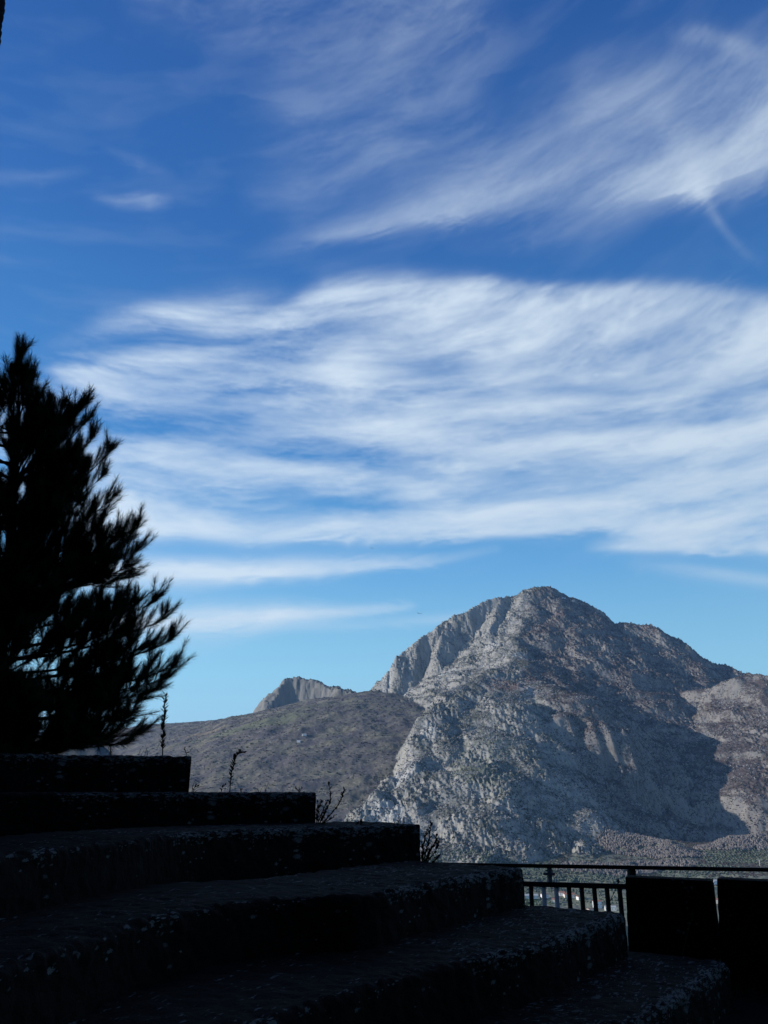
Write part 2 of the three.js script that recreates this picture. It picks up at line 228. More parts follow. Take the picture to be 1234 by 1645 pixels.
const valleyBase = (x, f) => -242 + clamp((f - 2050) / 1500) * 190 - sstep(150, 800, x - 0.1 * f) * sstep(2750, 3350, f) * 190 + Math.max(0, -x - 900) * 0.03 + fbm(x / 500, f / 500, 3) * 12 * sstep(1400, 2100, f);
function hillTop(x, f) {   // the hill the terrace stands on, and gentle land all round
  const r = Math.hypot(x, f), behind = sstep(200, -600, f), land = 60 * fbm(x / 900, f / 900, 3) * sstep(300, 1500, r);
  const fall = -0.3 - sstep(15, 20, f) * 2 - Math.max(0, Math.max(f - 17, Math.max(0, x - 9) * 0.6)) * 0.62;
  return lerp(Math.max(fall, valleyBase(x, f)), -0.3 + land - sstep(20, 300, r) * 6, behind);
}
const out = { y: 0, cls: 3, d: 0 };
function height(x0, f0) {
  const fade = sstep(1500, 2200, Math.hypot(x0, f0)) * (f0 > 0 ? 1 : 0);
  if (!fade) { out.cls = 3; return out.y = hillTop(x0, f0); }
  const x = x0 + fade * (26 * nA(x0 / 210, f0 / 210) + 5 * nB(x0 / 70, f0 / 70)), f = f0 + fade * (26 * nA(x0 / 210 + 50, f0 / 210) + 5 * nB(x0 / 70, f0 / 70 + 50));
  let y = Math.max(hillTop(x0, f0), valleyBase(x, f)), cls = 3, rugged = 0.35;
  for (const R of ridges) {
    let best = -1e9, bt = 0, bd = 0;
    for (let i = 1; i < R.p.length; i++) {
      const a = R.p[i - 1], b = R.p[i], lx = b[0] - a[0], lz = b[2] - a[2], l2 = lx * lx + lz * lz;
      const t = clamp(((x - a[0]) * lx + (f - a[2]) * lz) / l2), ex = x - a[0] - lx * t, ez = f - a[2] - lz * t;
      let d = Math.hypot(ex, ez); const far = d;
      if (d > R.reach) continue;
      const side = (lx * ez - lz * ex) * R.turn;   // above 0: left of the way along the ridge, or left as seen for those that come nearer
      d = Math.sqrt(d * d + R.w * R.w) - R.w;
      const sw = sstep(-0.7, 0.7, side / (Math.sqrt(l2) * Math.max(far, 1e-3))), down = (prof, e) => (d > e[0] ? e[1] + (d - e[0]) * R.ext : prof(d));
      const v = lerp(a[1], b[1], t) - (sw >= 1 ? down(R.left, R.end) : sw <= 0 ? down(R.right, R.rend) : lerp(down(R.right, R.rend), down(R.left, R.end), sw));
      if (v > best) { best = v; bt = lerp(R.L[i - 1], R.L[i], t); bd = d; }
    }
    if (best < -1e8) continue;
    if (R.front) best -= Math.max(0, R.front + 25 * nA(x0 / 60, 3) - f) * 0.6;
    if (R.limit) best -= Math.max(0, x - R.limit * f) * 0.9;
    if (R.gully) best -= R.gully * sstep(0, R.wave * 1.6, bd) * (0.45 - 0.55 * ridged(bt / R.wave / 2 + R.off + nA(bd / 200, R.off) * 0.3, bd / R.wave / 7, 3));
    const k = 14, h = clamp(0.5 + 0.5 * (best - y) / k);
    if (best > y) { cls = R.cls; rugged = [1, 0.3, 1, 0.45][R.cls]; }
    y = lerp(y, best, h) + k * h * (1 - h) * 0.5;
  }
  const rock = (cls === 2 ? 0.9 : 1) * rugged * fade * lerp(0.26, 1.25, sstep(-0.35, 0.45, fbm(x0 / 330 + 12, f0 / 330, 3) + (f0 < 4000 ? -0.12 : 0) + sstep(-250, -420, x0 - spineX(f0)) * 0.3 + (f0 > 4300 ? 0.25 : 0)));
  y += rock * (8 * fbm(x0 / 170, f0 / 170, 2) + 6 * ridged(x0 / 75, f0 / 90, 2, nA) + 2.8 * ridged(x0 / 30 + 7, f0 / 34, 2, nB) + 2.5 * nA(x0 / 12, f0 / 13) - 2) + (1 - rugged) * fade * 7 * fbm(x0 / 120, f0 / 120, 4);
  if (cls === 0 || cls === 2) y += rock * (8 * fbm(x0 / 46 + f0 / 90, y / 24, 3, nB) + 5 * nA(x0 / 21 - f0 / 50, y / 13));
  out.cls = cls; return out.y = y;
}
// where a sighting meets the land
function landAt(u, v) { const [x, y, f] = dir(u, v); for (let d = 1500; d < 8000; d += 6) if (EYE + y / f * d < height(x / f * d, d)) return [x / f * d, d]; return [x / f * 5000, 5000]; }
// colour patches that lie on the land: centre, half sizes, colour, share
const patches = [];
function patch(u, v, d, sx, sz, color, share = 0.9, rows = 0) { const p = d < 2600 ? landAt(u, v) : [atDepth(u, v, d)[0], d]; patches.push({ x: p[0], f: p[1], sx, sz, color, share, rows, pale: color[0] > 0.33 && color[0] < 0.5 }); }
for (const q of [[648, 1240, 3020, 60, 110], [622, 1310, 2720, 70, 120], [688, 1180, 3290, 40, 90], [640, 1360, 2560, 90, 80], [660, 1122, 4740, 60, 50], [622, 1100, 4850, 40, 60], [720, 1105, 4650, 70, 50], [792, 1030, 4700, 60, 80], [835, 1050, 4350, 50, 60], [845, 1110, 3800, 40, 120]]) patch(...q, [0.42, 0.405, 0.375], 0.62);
patch(60, 1195, 2950, 420, 300, [0.035, 0.04, 0.042], 1); patch(815, 1116, 3830, 130, 90, [0.115, 0.062, 0.052], 0.85, 22); patch(850, 1098, 3960, 50, 60, [0.11, 0.062, 0.055], 0.8);  // first patch: shade of the hill behind the pine, put into its colour
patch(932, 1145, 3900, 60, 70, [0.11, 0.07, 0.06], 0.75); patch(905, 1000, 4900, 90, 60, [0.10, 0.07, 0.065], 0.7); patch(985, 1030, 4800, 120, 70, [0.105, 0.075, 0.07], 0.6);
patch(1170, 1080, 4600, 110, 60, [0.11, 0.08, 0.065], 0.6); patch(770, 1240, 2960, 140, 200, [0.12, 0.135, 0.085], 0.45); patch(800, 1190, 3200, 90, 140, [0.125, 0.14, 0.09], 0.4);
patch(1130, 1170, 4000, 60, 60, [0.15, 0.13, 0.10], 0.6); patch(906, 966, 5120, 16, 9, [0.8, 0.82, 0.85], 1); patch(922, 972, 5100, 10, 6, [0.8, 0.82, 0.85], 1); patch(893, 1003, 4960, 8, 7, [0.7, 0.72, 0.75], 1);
patch(520, 1175, 4900, 140, 46, [0.19, 0.165, 0.125], 0.85); patch(415, 1202, 4850, 160, 36, [0.22, 0.19, 0.14], 0.85); patch(325, 1225, 4700, 120, 36, [0.23, 0.18, 0.12], 0.8); patch(290, 1190, 5500, 200, 60, [0.15, 0.125, 0.10], 0.6);
patch(420, 1265, 4200, 300, 110, [0.125, 0.135, 0.078], 0.6); patch(500, 1220, 4500, 300, 80, [0.12, 0.125, 0.08], 0.45); patch(350, 1260, 4300, 200, 60, [0.13, 0.14, 0.08], 0.6); patch(380, 1185, 5300, 300, 60, [0.12, 0.115, 0.08], 0.4);
patch(850, 1448, 2000, 60, 60, [0.10, 0.135, 0.045], 0.9); patch(1210, 1380, 2420, 130, 45, [0.10, 0.13, 0.06], 0.7); patch(1190, 1372, 2500, 80, 40, [0.11, 0.12, 0.07], 0.6); patch(1100, 1398, 2330, 200, 20, [0.19, 0.18, 0.14], 0.6);
patch(960, 1470, 1900, 60, 40, [0.10, 0.12, 0.06], 0.7);
function tint(x, f, y, cls, steep, c) {
  const a = fbm(x / 260, f / 260, 4), b = fbm(x / 60 + 3, f / 60, 3, nB), s = fbm(x / 17, f / 17, 2), q = nA(x / 6.4, f / 8);
  let r, g, bl;
  if (cls === 1) {
    const t = clamp(0.45 + a * 0.9 + fbm(x / 700, (f - x * 0.3) / 110, 4) * 1.1 + s * 0.5), k = clamp(0.5 + b * 1.1 + q * 0.5);
    r = lerp(0.106, 0.148, t); g = lerp(0.093, 0.134, t); bl = lerp(0.090, 0.100, t);
    const w = 0.74 + 0.36 * k; r *= w; g *= w; bl *= w;
    if (s + q * 0.5 > 0.62) { r += 0.09; g += 0.085; bl += 0.075; }
  } else if (cls === 3) {
    const t = clamp(0.5 + a + b * 0.7); r = lerp(0.13, 0.19, t); g = lerp(0.13, 0.195, t); bl = lerp(0.105, 0.13, t);
    const w = 0.7 + 0.5 * clamp(0.5 + s + q * 0.4); r *= w; g *= w; bl *= w;
  } else {
    // bare limestone on the steep, dwarf scrub between the boulders elsewhere
    let bare = clamp(sstep(0.5, 1.3, steep) * 0.75 + 0.24 + a * 0.5 + b * 0.35 + s * 0.35 + q * 0.42);
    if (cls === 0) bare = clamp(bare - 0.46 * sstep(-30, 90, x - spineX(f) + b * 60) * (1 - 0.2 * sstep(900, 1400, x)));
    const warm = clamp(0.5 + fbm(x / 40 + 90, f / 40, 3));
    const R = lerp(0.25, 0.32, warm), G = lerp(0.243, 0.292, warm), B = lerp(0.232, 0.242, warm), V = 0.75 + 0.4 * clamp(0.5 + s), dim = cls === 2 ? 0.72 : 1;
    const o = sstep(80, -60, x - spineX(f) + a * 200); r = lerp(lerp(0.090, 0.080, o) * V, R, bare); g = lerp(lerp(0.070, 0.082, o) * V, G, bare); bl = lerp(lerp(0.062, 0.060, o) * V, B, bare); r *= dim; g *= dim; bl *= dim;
  }
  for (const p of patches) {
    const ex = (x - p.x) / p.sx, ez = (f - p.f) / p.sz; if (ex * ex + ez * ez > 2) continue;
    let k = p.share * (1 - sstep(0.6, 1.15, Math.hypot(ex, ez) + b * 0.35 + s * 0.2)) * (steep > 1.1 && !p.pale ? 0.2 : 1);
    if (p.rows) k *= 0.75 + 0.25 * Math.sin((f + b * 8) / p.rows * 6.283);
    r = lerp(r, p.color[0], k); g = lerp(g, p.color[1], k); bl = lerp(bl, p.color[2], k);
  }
  c[0] = r; c[1] = g; c[2] = bl;
}
const QUICK = 1;   // 1 is full detail
const azs = [], rings = [];
for (let a = -180; a < -27; a += 3) azs.push(a);
for (let a = -27; a < -22.5; a += 0.25) azs.push(a);
for (let a = -22.5; a < 28; a += 0.062 * QUICK) azs.push(a);
for (let a = 28; a < 36; a += 0.4) azs.push(a);
for (let a = 36; a <= 180.01; a += 3) azs.push(Math.min(a, 180));
for (let r = 1.5; r < 1700; r *= 1.12) rings.push(r);
for (let r = 1700; r < 2250; r += 12 * QUICK) rings.push(r);
for (let r = 2250; r < 5500; r += 5.6 * QUICK) rings.push(r);
for (let r = 5500; r < 5850; r += 7 * QUICK) rings.push(r);
for (let r = 5850; r < 7400; r += 26 * QUICK) rings.push(r);
for (let r = 7400; r < 26000; r *= 1.14) rings.push(r);
const landMaterial = (bump) => new THREE.MeshPhysicalMaterial({ vertexColors: true, roughness: 0.95, specularIntensity: 0.25, ...bump });
let terrain;
{
  const nA_ = azs.length, nR = rings.length, pos = new Float32Array(nA_ * nR * 3), col = new Float32Array(nA_ * nR * 3), cl = new Uint8Array(nA_ * nR);
  for (let j = 0; j < nR; j++) for (let i = 0; i < nA_; i++) {
    const o = (j * nA_ + i) * 3, x = rings[j] * Math.sin(rad(azs[i])), f = rings[j] * Math.cos(rad(azs[i]));
    pos[o] = x; pos[o + 1] = height(x, f); pos[o + 2] = -f; cl[o / 3] = out.cls;
  }
  const c = [0, 0, 0];
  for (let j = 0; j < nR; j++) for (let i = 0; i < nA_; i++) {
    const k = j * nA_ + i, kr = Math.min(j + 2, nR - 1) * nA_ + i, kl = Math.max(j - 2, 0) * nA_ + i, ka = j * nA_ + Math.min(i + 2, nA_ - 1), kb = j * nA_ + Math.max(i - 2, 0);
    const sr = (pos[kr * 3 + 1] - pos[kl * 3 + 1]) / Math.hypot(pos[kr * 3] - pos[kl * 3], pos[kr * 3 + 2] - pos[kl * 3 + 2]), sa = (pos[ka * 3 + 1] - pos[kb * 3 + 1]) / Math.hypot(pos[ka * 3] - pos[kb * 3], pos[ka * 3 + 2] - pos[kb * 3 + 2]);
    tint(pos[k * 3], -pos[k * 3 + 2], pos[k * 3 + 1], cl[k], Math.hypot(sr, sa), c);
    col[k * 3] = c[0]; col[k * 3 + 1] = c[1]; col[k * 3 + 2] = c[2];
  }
  const lists = CLASS.map(() => []);
  for (let j = 0; j < nR - 1; j++) for (let i = 0; i < nA_ - 1; i++) {
    const a = j * nA_ + i, b = a + 1, d = a + nA_, e = d + 1;
    lists[Math.min(cl[a], cl[e])].push(a, b, d, b, e, d);
  }
  const whole = geo(pos, null, { col, smooth: false }); whole.setIndex(new THREE.BufferAttribute(new Uint32Array(lists.flat()), 1)); whole.computeVertexNormals();
  const nrm = whole.attributes.normal.array;
  const labels = ['grey limestone mountain with a rounded summit and a pale rocky front dome', 'long brown scrub slope falling from the left skyline to the valley', 'small rocky bluff with pale cliffs on the far left skyline', 'valley ground with fields and foothills below the mountain'];
  CLASS.forEach((name, n) => {
    const map = new Map(), p = [], q = [], m = [], id = [];
    for (const v of lists[n]) { let k = map.get(v); if (k === undefined) { k = map.size; map.set(v, k); for (let t = 0; t < 3; t++) { p.push(pos[v * 3 + t]); q.push(col[v * 3 + t]); m.push(nrm[v * 3 + t]); } } id.push(k); }
    const g = geo(p, id, { col: q, smooth: false }); g.setAttribute('normal', new THREE.BufferAttribute(new Float32Array(m), 3));
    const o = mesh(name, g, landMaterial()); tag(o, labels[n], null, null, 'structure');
  });
  console.log('terrain', nA_, nR, nA_ * nR, 'tris', lists.map((l) => l.length / 3 | 0).join(' '));
}

// ------------------------------------------------------------------ what lies and grows on the mountain and in the valley
const ICO = (detail, seed, rough, sy = 1) => { const g = new THREE.IcosahedronGeometry(1, detail), p = g.attributes.position; for (let i = 0; i < p.count; i++) { const x = p.getX(i), y = p.getY(i), z = p.getZ(i), k = 1 + rough * n3(x * 1.7 + seed, y * 1.7, z * 1.7 + seed * 3); p.setXYZ(i, x * k, y * k * sy, z * k); } g.computeVertexNormals(); return g; };
const M4 = new THREE.Matrix4(), Q4 = new THREE.Quaternion(), E4 = new THREE.Euler(), P4 = new THREE.Vector3(), S4 = new THREE.Vector3(), C4 = new THREE.Color();
function scatter(name, label, geometry, material, places) {
  const o = new THREE.InstancedMesh(geometry, material, places.length); o.name = name; o.castShadow = o.receiveShadow = true;
  places.forEach((p, i) => { M4.compose(P4.set(p.x, p.y, p.z), Q4.setFromEuler(E4.set(p.tilt ?? 0, p.turn ?? 0, p.lean ?? 0)), S4.set(p.sx, p.sy, p.sz)); o.setMatrixAt(i, M4); o.setColorAt(i, C4.setRGB(...p.c)); });
  scene.add(o); return tag(o, label, null, null, 'stuff');
}
{
  const r = rng(71), rocks = [], scrub = [], scrubFar = [], spread = () => { const a = rad(lerp(-17, 27.6, r())), f = Math.sqrt(lerp(2250 ** 2, 5300 ** 2, r())); return [Math.tan(a) * f, f]; };
  for (let i = 0; i < 500000 && rocks.length < 90000; i++) {
    const [x, f] = spread(), y = height(x, f); if (out.cls !== 0 && out.cls !== 2) continue;
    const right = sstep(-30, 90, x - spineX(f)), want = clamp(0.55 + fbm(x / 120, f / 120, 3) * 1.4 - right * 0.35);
    if (r() > want) continue;
    const big = r() ** 3, s = 0.8 + 2.3 * big, t = 0.14 + 0.15 * r(), w = r() * 0.02;
    rocks.push({ x, y: y + s * 0.15, z: -f, sx: s * (0.8 + r()), sy: s * (0.6 + r() * 0.9), sz: s * (0.8 + r()), turn: r() * 6.3, tilt: r() - 0.5, lean: r() - 0.5, c: [t + w, t, t - w * 0.6] });
  }
  for (let i = 0; i < 420000 && scrub.length < 130000; i++) {
    const [x, f] = spread(), y = height(x, f); if (out.cls === 1 || out.cls === 2) continue;
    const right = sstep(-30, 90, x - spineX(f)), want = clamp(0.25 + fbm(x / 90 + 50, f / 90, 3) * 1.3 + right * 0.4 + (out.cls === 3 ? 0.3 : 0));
    if (r() > want) continue;
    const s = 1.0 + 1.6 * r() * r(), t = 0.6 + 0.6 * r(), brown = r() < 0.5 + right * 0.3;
    scrub.push({ x, y: y + s * 0.3, z: -f, sx: s * (0.8 + r() * 0.8), sy: s * (0.7 + r() * 0.7), sz: s * (0.8 + r() * 0.8), turn: r() * 6.3, c: brown ? [0.078 * t, 0.06 * t, 0.055 * t] : [0.052 * t, 0.06 * t, 0.036 * t] });
  }
  for (let i = 0; i < 200000 && scrubFar.length < 13000; i++) {
    const a = rad(lerp(-17, 6, r())), f = Math.sqrt(lerp(2700 ** 2, 6600 ** 2, r())), x = Math.tan(a) * f, y = height(x, f); if (out.cls !== 1) continue;
    const want = clamp(0.4 + fbm(x / 150 + 9, (f - x * 0.3) / 60, 3) * 1.9); if (r() > want) continue;
    const s = 1.4 + 2.4 * r() * r(), t = 0.75 + 0.5 * r();
    scrubFar.push({ x, y: y + s * 0.3, z: -f, sx: s * (0.8 + r()), sy: s * (0.6 + r() * 0.6), sz: s * (0.8 + r()), turn: r() * 6.3, c: r() < 0.6 ? [0.088 * t, 0.074 * t, 0.07 * t] : [0.07 * t, 0.076 * t, 0.05 * t] });
  }
  const dull = new THREE.MeshPhysicalMaterial({ color: 0xffffff, roughness: 0.95, specularIntensity: 0.25 });
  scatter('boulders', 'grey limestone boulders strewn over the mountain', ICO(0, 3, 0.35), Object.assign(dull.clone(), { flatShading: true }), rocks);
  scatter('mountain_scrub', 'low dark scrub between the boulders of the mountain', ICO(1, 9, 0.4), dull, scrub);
  scatter('slope_scrub', 'brown bushes dotted over the long far slope', ICO(1, 15, 0.4), dull, scrubFar);
  // winter woods and olive groves at the foot
  const wood = [], olive = [];
  const inPx = (u, v) => landAt(u, v);
  const stand = (u, v, d, sx, sz, n, list, make) => { const [cx, cf] = inPx(u, v, d); for (let i = 0; i < n; i++) { const q = r() * 6.283, k = Math.sqrt(r()), x = cx + Math.cos(q) * k * sx, f = cf + Math.sin(q) * k * sz; if (fbm(x / 70, f / 70, 3) < -0.25) continue; list.push(make(x, f, height(x, f))); } };
  const bare = (x, f, y) => { const s = 1.9 + 2.0 * r(), t = 0.7 + 0.5 * r(); return { x, y: y + s * 0.9, z: -f, sx: s * 0.75, sy: s * (1.0 + r() * 0.5), sz: s * 0.75, turn: r() * 6.3, c: [0.19 * t, 0.165 * t, 0.15 * t] }; };
  stand(1020, 1354, 0, 110, 110, 2600, wood, bare); stand(1080, 1362, 0, 100, 90, 2200, wood, bare); stand(1190, 1352, 0, 150, 60, 2600, wood, bare); stand(970, 1396, 0, 150, 70, 2000, wood, bare); stand(1060, 1392, 0, 110, 50, 1000, wood, bare); stand(1300, 1345, 0, 120, 80, 700, wood, bare);
  const green = (x, f, y) => { const s = 1.7 + 1.6 * r(), t = 0.6 + 0.5 * r(); return { x, y: y + s * 0.6, z: -f, sx: s, sy: s * 0.95, sz: s, turn: r() * 6.3, c: [0.115 * t, 0.135 * t, 0.10 * t] }; };
  stand(880, 1402, 0, 220, 90, 1800, olive, green); stand(760, 1395, 0, 250, 90, 1500, olive, green); stand(900, 1424, 0, 260, 70, 900, olive, green); stand(930, 1450, 0, 200, 110, 260, olive, green); stand(1150, 1430, 0, 120, 100, 300, olive, green); stand(1120, 1400, 0, 160, 60, 400, olive, green);
  for (let i = -14; i < 16; i++) for (let k = -9; k < 9; k++) { const [cx, cf] = inPx(1195, 1378), x = cx + i * 9 + k * 2 + r() * 3, f = cf + k * 11 + r() * 3; if (r() < 0.9) olive.push(green(x, f, height(x, f))); }
  scatter('winter_wood', 'bare brownish woods at the foot of the mountain', ICO(1, 21, 0.45), dull, wood);
  scatter('olive_trees', 'dark green olive and garden trees in the valley', ICO(1, 27, 0.4), dull, olive);
}
// houses of the village seen through the railing
const plaster = [[0.72, 0.70, 0.66], [0.62, 0.56, 0.47], [0.70, 0.62, 0.52], [0.74, 0.73, 0.72]].map((c) => std(c, 0.9)), tileRed = std([0.30, 0.13, 0.085], 0.9), tileBrown = std([0.20, 0.13, 0.10], 0.9), paneDark = std([0.03, 0.035, 0.04], 0.4), tileGrey = std([0.42, 0.41, 0.40], 0.9);
function house(u, v, depth, w, d, h, turn, wall, roofMat, label, windows = 3) {
  const [x, fz] = landAt(u, v + 3), z = -fz, g = thing('village_house', label, 'house', [x, height(x, -z) - 0.3, z], 'houses of the village below the railing');
  g.rotation.y = turn;
  w *= 1.3; h *= 1.25; d *= 1.2;
  mesh('wall', new THREE.BoxGeometry(w, h, d).translate(0, h / 2, 0), plaster[wall], g);
  const s = new THREE.Shape([new THREE.Vector2(-d / 2 - 0.5, 0), new THREE.Vector2(d / 2 + 0.5, 0), new THREE.Vector2(0, d * 0.24)]);
  const e = new THREE.ExtrudeGeometry(s, { depth: w + 1, bevelEnabled: false }).translate(0, 0, -(w + 1) / 2).rotateY(Math.PI / 2).translate(0, h + 0.02, 0);
  mesh('roof', e, roofMat, g);
  for (let i = 0; i < windows; i++) mesh('window', new THREE.BoxGeometry(1.3, 1.6, 0.2).translate(lerp(-w / 2 + 1.8, w / 2 - 1.8, windows > 1 ? i / (windows - 1) : 0.5), h * 0.58, d / 2 + 0.02), paneDark, g);
}
house(853, 1441, 2080, 26, 10, 6, 0.1, 0, tileGrey, 'long low white house beside the green field, leftmost in the village', 5);
house(875, 1440, 2090, 12, 10, 7, 0.3, 3, tileBrown, 'small white house just right of the long white house', 2);
house(893, 1447, 2040, 14, 10, 6, -0.2, 1, tileRed, 'ochre house with a red roof below the small white house', 3);
house(915, 1441, 2090, 20, 12, 7, 0.05, 2, tileRed, 'wide red roofed house in the middle of the railing gap', 4);
house(932, 1443, 2070, 12, 9, 6, 0.4, 0, tileRed, 'pale house with a red roof behind the middle balusters', 2);
house(903, 1436, 2130, 11, 9, 6, -0.1, 0, tileRed, 'white house above the wide red roofed house', 2);
house(960, 1456, 1990, 13, 10, 11, 0.1, 3, tileRed, 'tall white house near the right end of the balusters', 3);
house(981, 1460, 1960, 18, 10, 6, -0.1, 0, tileGrey, 'low white house with a pale roof right of the tall white house', 4);
house(950, 1462, 1950, 12, 9, 5, 0.3, 1, tileBrown, 'low ochre house in front of the tall white house', 2);
house(1150, 1418, 2230, 11, 10, 7, 0.1, 3, tileGrey, 'white house showing in the gap between the concrete blocks, upper one', 2);
house(1153, 1449, 2020, 12, 10, 7, -0.2, 2, tileRed, 'red roofed house showing in the gap between the concrete blocks, lower one', 2);
house(489, 1180, 5200, 15, 10, 7, 0.2, 0, tileGrey, 'tiny white farmhouse on the long brown slope, farther one', 2);
house(480, 1190, 4950, 13, 9, 6, -0.1, 3, tileGrey, 'tiny white farmhouse on the long brown slope, nearer one', 2);
{ // white pole in the grove at the right
  const [x, fz] = landAt(1221, 1391), z = -fz, g = thing('utility_pole', 'thin white pole with a cross arm standing in the olive grove', 'pole', [x, height(x, -z), z]);
  mesh('pole', new THREE.CylinderGeometry(0.45, 0.6, 16, 8).translate(0, 8, 0), plaster[3], g); mesh('cross_arm', new THREE.BoxGeometry(5, 0.5, 0.5).translate(0, 13, 0), plaster[3], g);
}
// two birds far off in the sky
for (const [u, v, d, label] of [[674, 986, 160, 'tiny dark bird gliding left of the mountain top'], [598, 881, 220, 'tiny dark bird high above the far slope']]) {
  const b = geo([0, 0, 0.28, 0.05, 0.04, 0, 0, 0.05, -0.3, -0.05, 0.04, 0, 0.75, 0.14, 0.06, 0.35, 0.12, 0.16, 0.35, 0.1, -0.1, -0.75, 0.14, 0.06, -0.35, 0.12, 0.16, -0.35, 0.1, -0.1, 0, -0.05, 0], [0, 1, 10, 0, 10, 3, 2, 10, 1, 2, 3, 10, 0, 2, 1, 0, 3, 2, 1, 6, 5, 5, 6, 4, 3, 8, 9, 9, 8, 7]);
  const o = tag(mesh('bird', b, new THREE.MeshStandardMaterial({ color: new THREE.Color().setRGB(0.03, 0.03, 0.03), side: THREE.DoubleSide }), scene), label, 'bird'); o.position.set(...atDepth(u, v, d)); o.rotation.y = 0.6;
}

// ------------------------------------------------------------------ terrace: building, stepped seats, floor, blocks, railing
function stoneMaps(seed, nosing) {   // 5 m along, 2.5 m across (tread, nosing, riser); dark weathered stone with pale lichen, and painted sky glint near the nosing
  const W = 2048, H = 1024, px = new Uint8Array(W * H * 4), bp = new Uint8Array(W * H * 4), r = rng(seed), lichGlint = new Float32Array(W * H), enc = (c) => Math.round(255 * (c <= 0.0031308 ? 12.92 * c : 1.055 * Math.pow(c, 1 / 2.4) - 0.055));
  const blot = (cx, cy, rx, ry, s) => { const R = Math.ceil(Math.max(rx, ry) * 1.6), a = r() * 6; for (let y = -R; y <= R; y++) for (let x = -R; x <= R; x++) { const q = Math.hypot(x / rx, y / ry) + 0.45 * nA((cx + x) / 5 + a, (cy + y) / 5); if (q < 1) { const o = ((cy + y + H) % H) * W + ((cx + x + W) % W); lichGlint[o] = Math.max(lichGlint[o], s * (0.75 + 0.25 * nB((cx + x) / 2, (cy + y) / 2))); } } };
  const along = () => { for (;;) { const x = r() * W | 0; if (r() < clamp(1.1 - x / W * 2.1 + 0.9 * nA(x / 210, seed), 0.05, 1)) return x; } };
  for (let i = 0; i < 900; i++) { const s = 1 + 7 * r() ** 4; blot(along(), r() * H | 0, s * (0.6 + r()), s * (0.6 + r()), 0.3 + 0.7 * r()); }
  for (let i = 0; i < 26; i++) { const s = 6 + 10 * r() ** 2; blot(along(), r() * H | 0, s, s * (0.5 + r()), 0.25 + 0.4 * r()); }
  if (nosing > 0) for (let i = 0; i < 1700; i++) { const s = 1 + 3.2 * r() ** 3; blot((r() < 0.35 ? r() * W : along()) | 0, lerp(0.06, 0.5, r()) * H | 0, s * (0.8 + 1.5 * r()), s * (0.5 + 0.6 * r()), 0.4 + 0.7 * r()); }
  if (nosing > 0) for (let i = 0; i < 1300; i++) { const g = (r() + r() + r() - 1.5) * 40, s = 1.2 + 4.2 * r() ** 3; blot(along(), clamp(nosing * H + g, 0, H - 1) | 0, s * (0.7 + r()), s * (0.6 + r() * 0.8), 0.35 + 0.6 * r()); }  // nosing flecks: lichen, plus sky glint put into the colour
  for (let y = 0; y < H; y++) for (let x = 0; x < W; x++) {
    const o = y * W + x, ang = x / W * 6.28318, n = n3(Math.cos(ang) * 3.2, Math.sin(ang) * 3.2, y / 160), m = n3(Math.cos(ang) * 22, Math.sin(ang) * 22, y / 22), f = n3(Math.cos(ang) * 90, Math.sin(ang) * 90, y / 6);
    const v = 0.0033 * (1 + 0.35 * n + 0.3 * m + 0.3 * f), l = lichGlint[o] * 0.85;
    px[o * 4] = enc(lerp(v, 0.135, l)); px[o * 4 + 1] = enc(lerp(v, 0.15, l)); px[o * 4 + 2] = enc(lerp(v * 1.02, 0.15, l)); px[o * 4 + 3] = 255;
    bp[o * 4] = bp[o * 4 + 1] = bp[o * 4 + 2] = clamp(128 + 34 * n + 40 * m + 34 * f + lichGlint[o] * 30, 0, 255); bp[o * 4 + 3] = 255;
  }
  const tex = (d, srgb) => { const t = new THREE.DataTexture(d, W, H); t.wrapS = t.wrapT = THREE.MirroredRepeatWrapping; t.magFilter = THREE.LinearFilter; t.minFilter = THREE.LinearMipmapLinearFilter; t.generateMipmaps = true; if (srgb) t.colorSpace = THREE.SRGBColorSpace; t.needsUpdate = true; return t; };
  return { map: tex(px, true), bumpMap: tex(bp, false) };
}
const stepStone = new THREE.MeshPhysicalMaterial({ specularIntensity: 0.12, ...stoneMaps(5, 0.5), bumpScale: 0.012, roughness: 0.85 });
const wallStone = new THREE.MeshPhysicalMaterial({ specularIntensity: 0.12, ...stoneMaps(8, 0), bumpScale: 0.012, roughness: 0.9 });

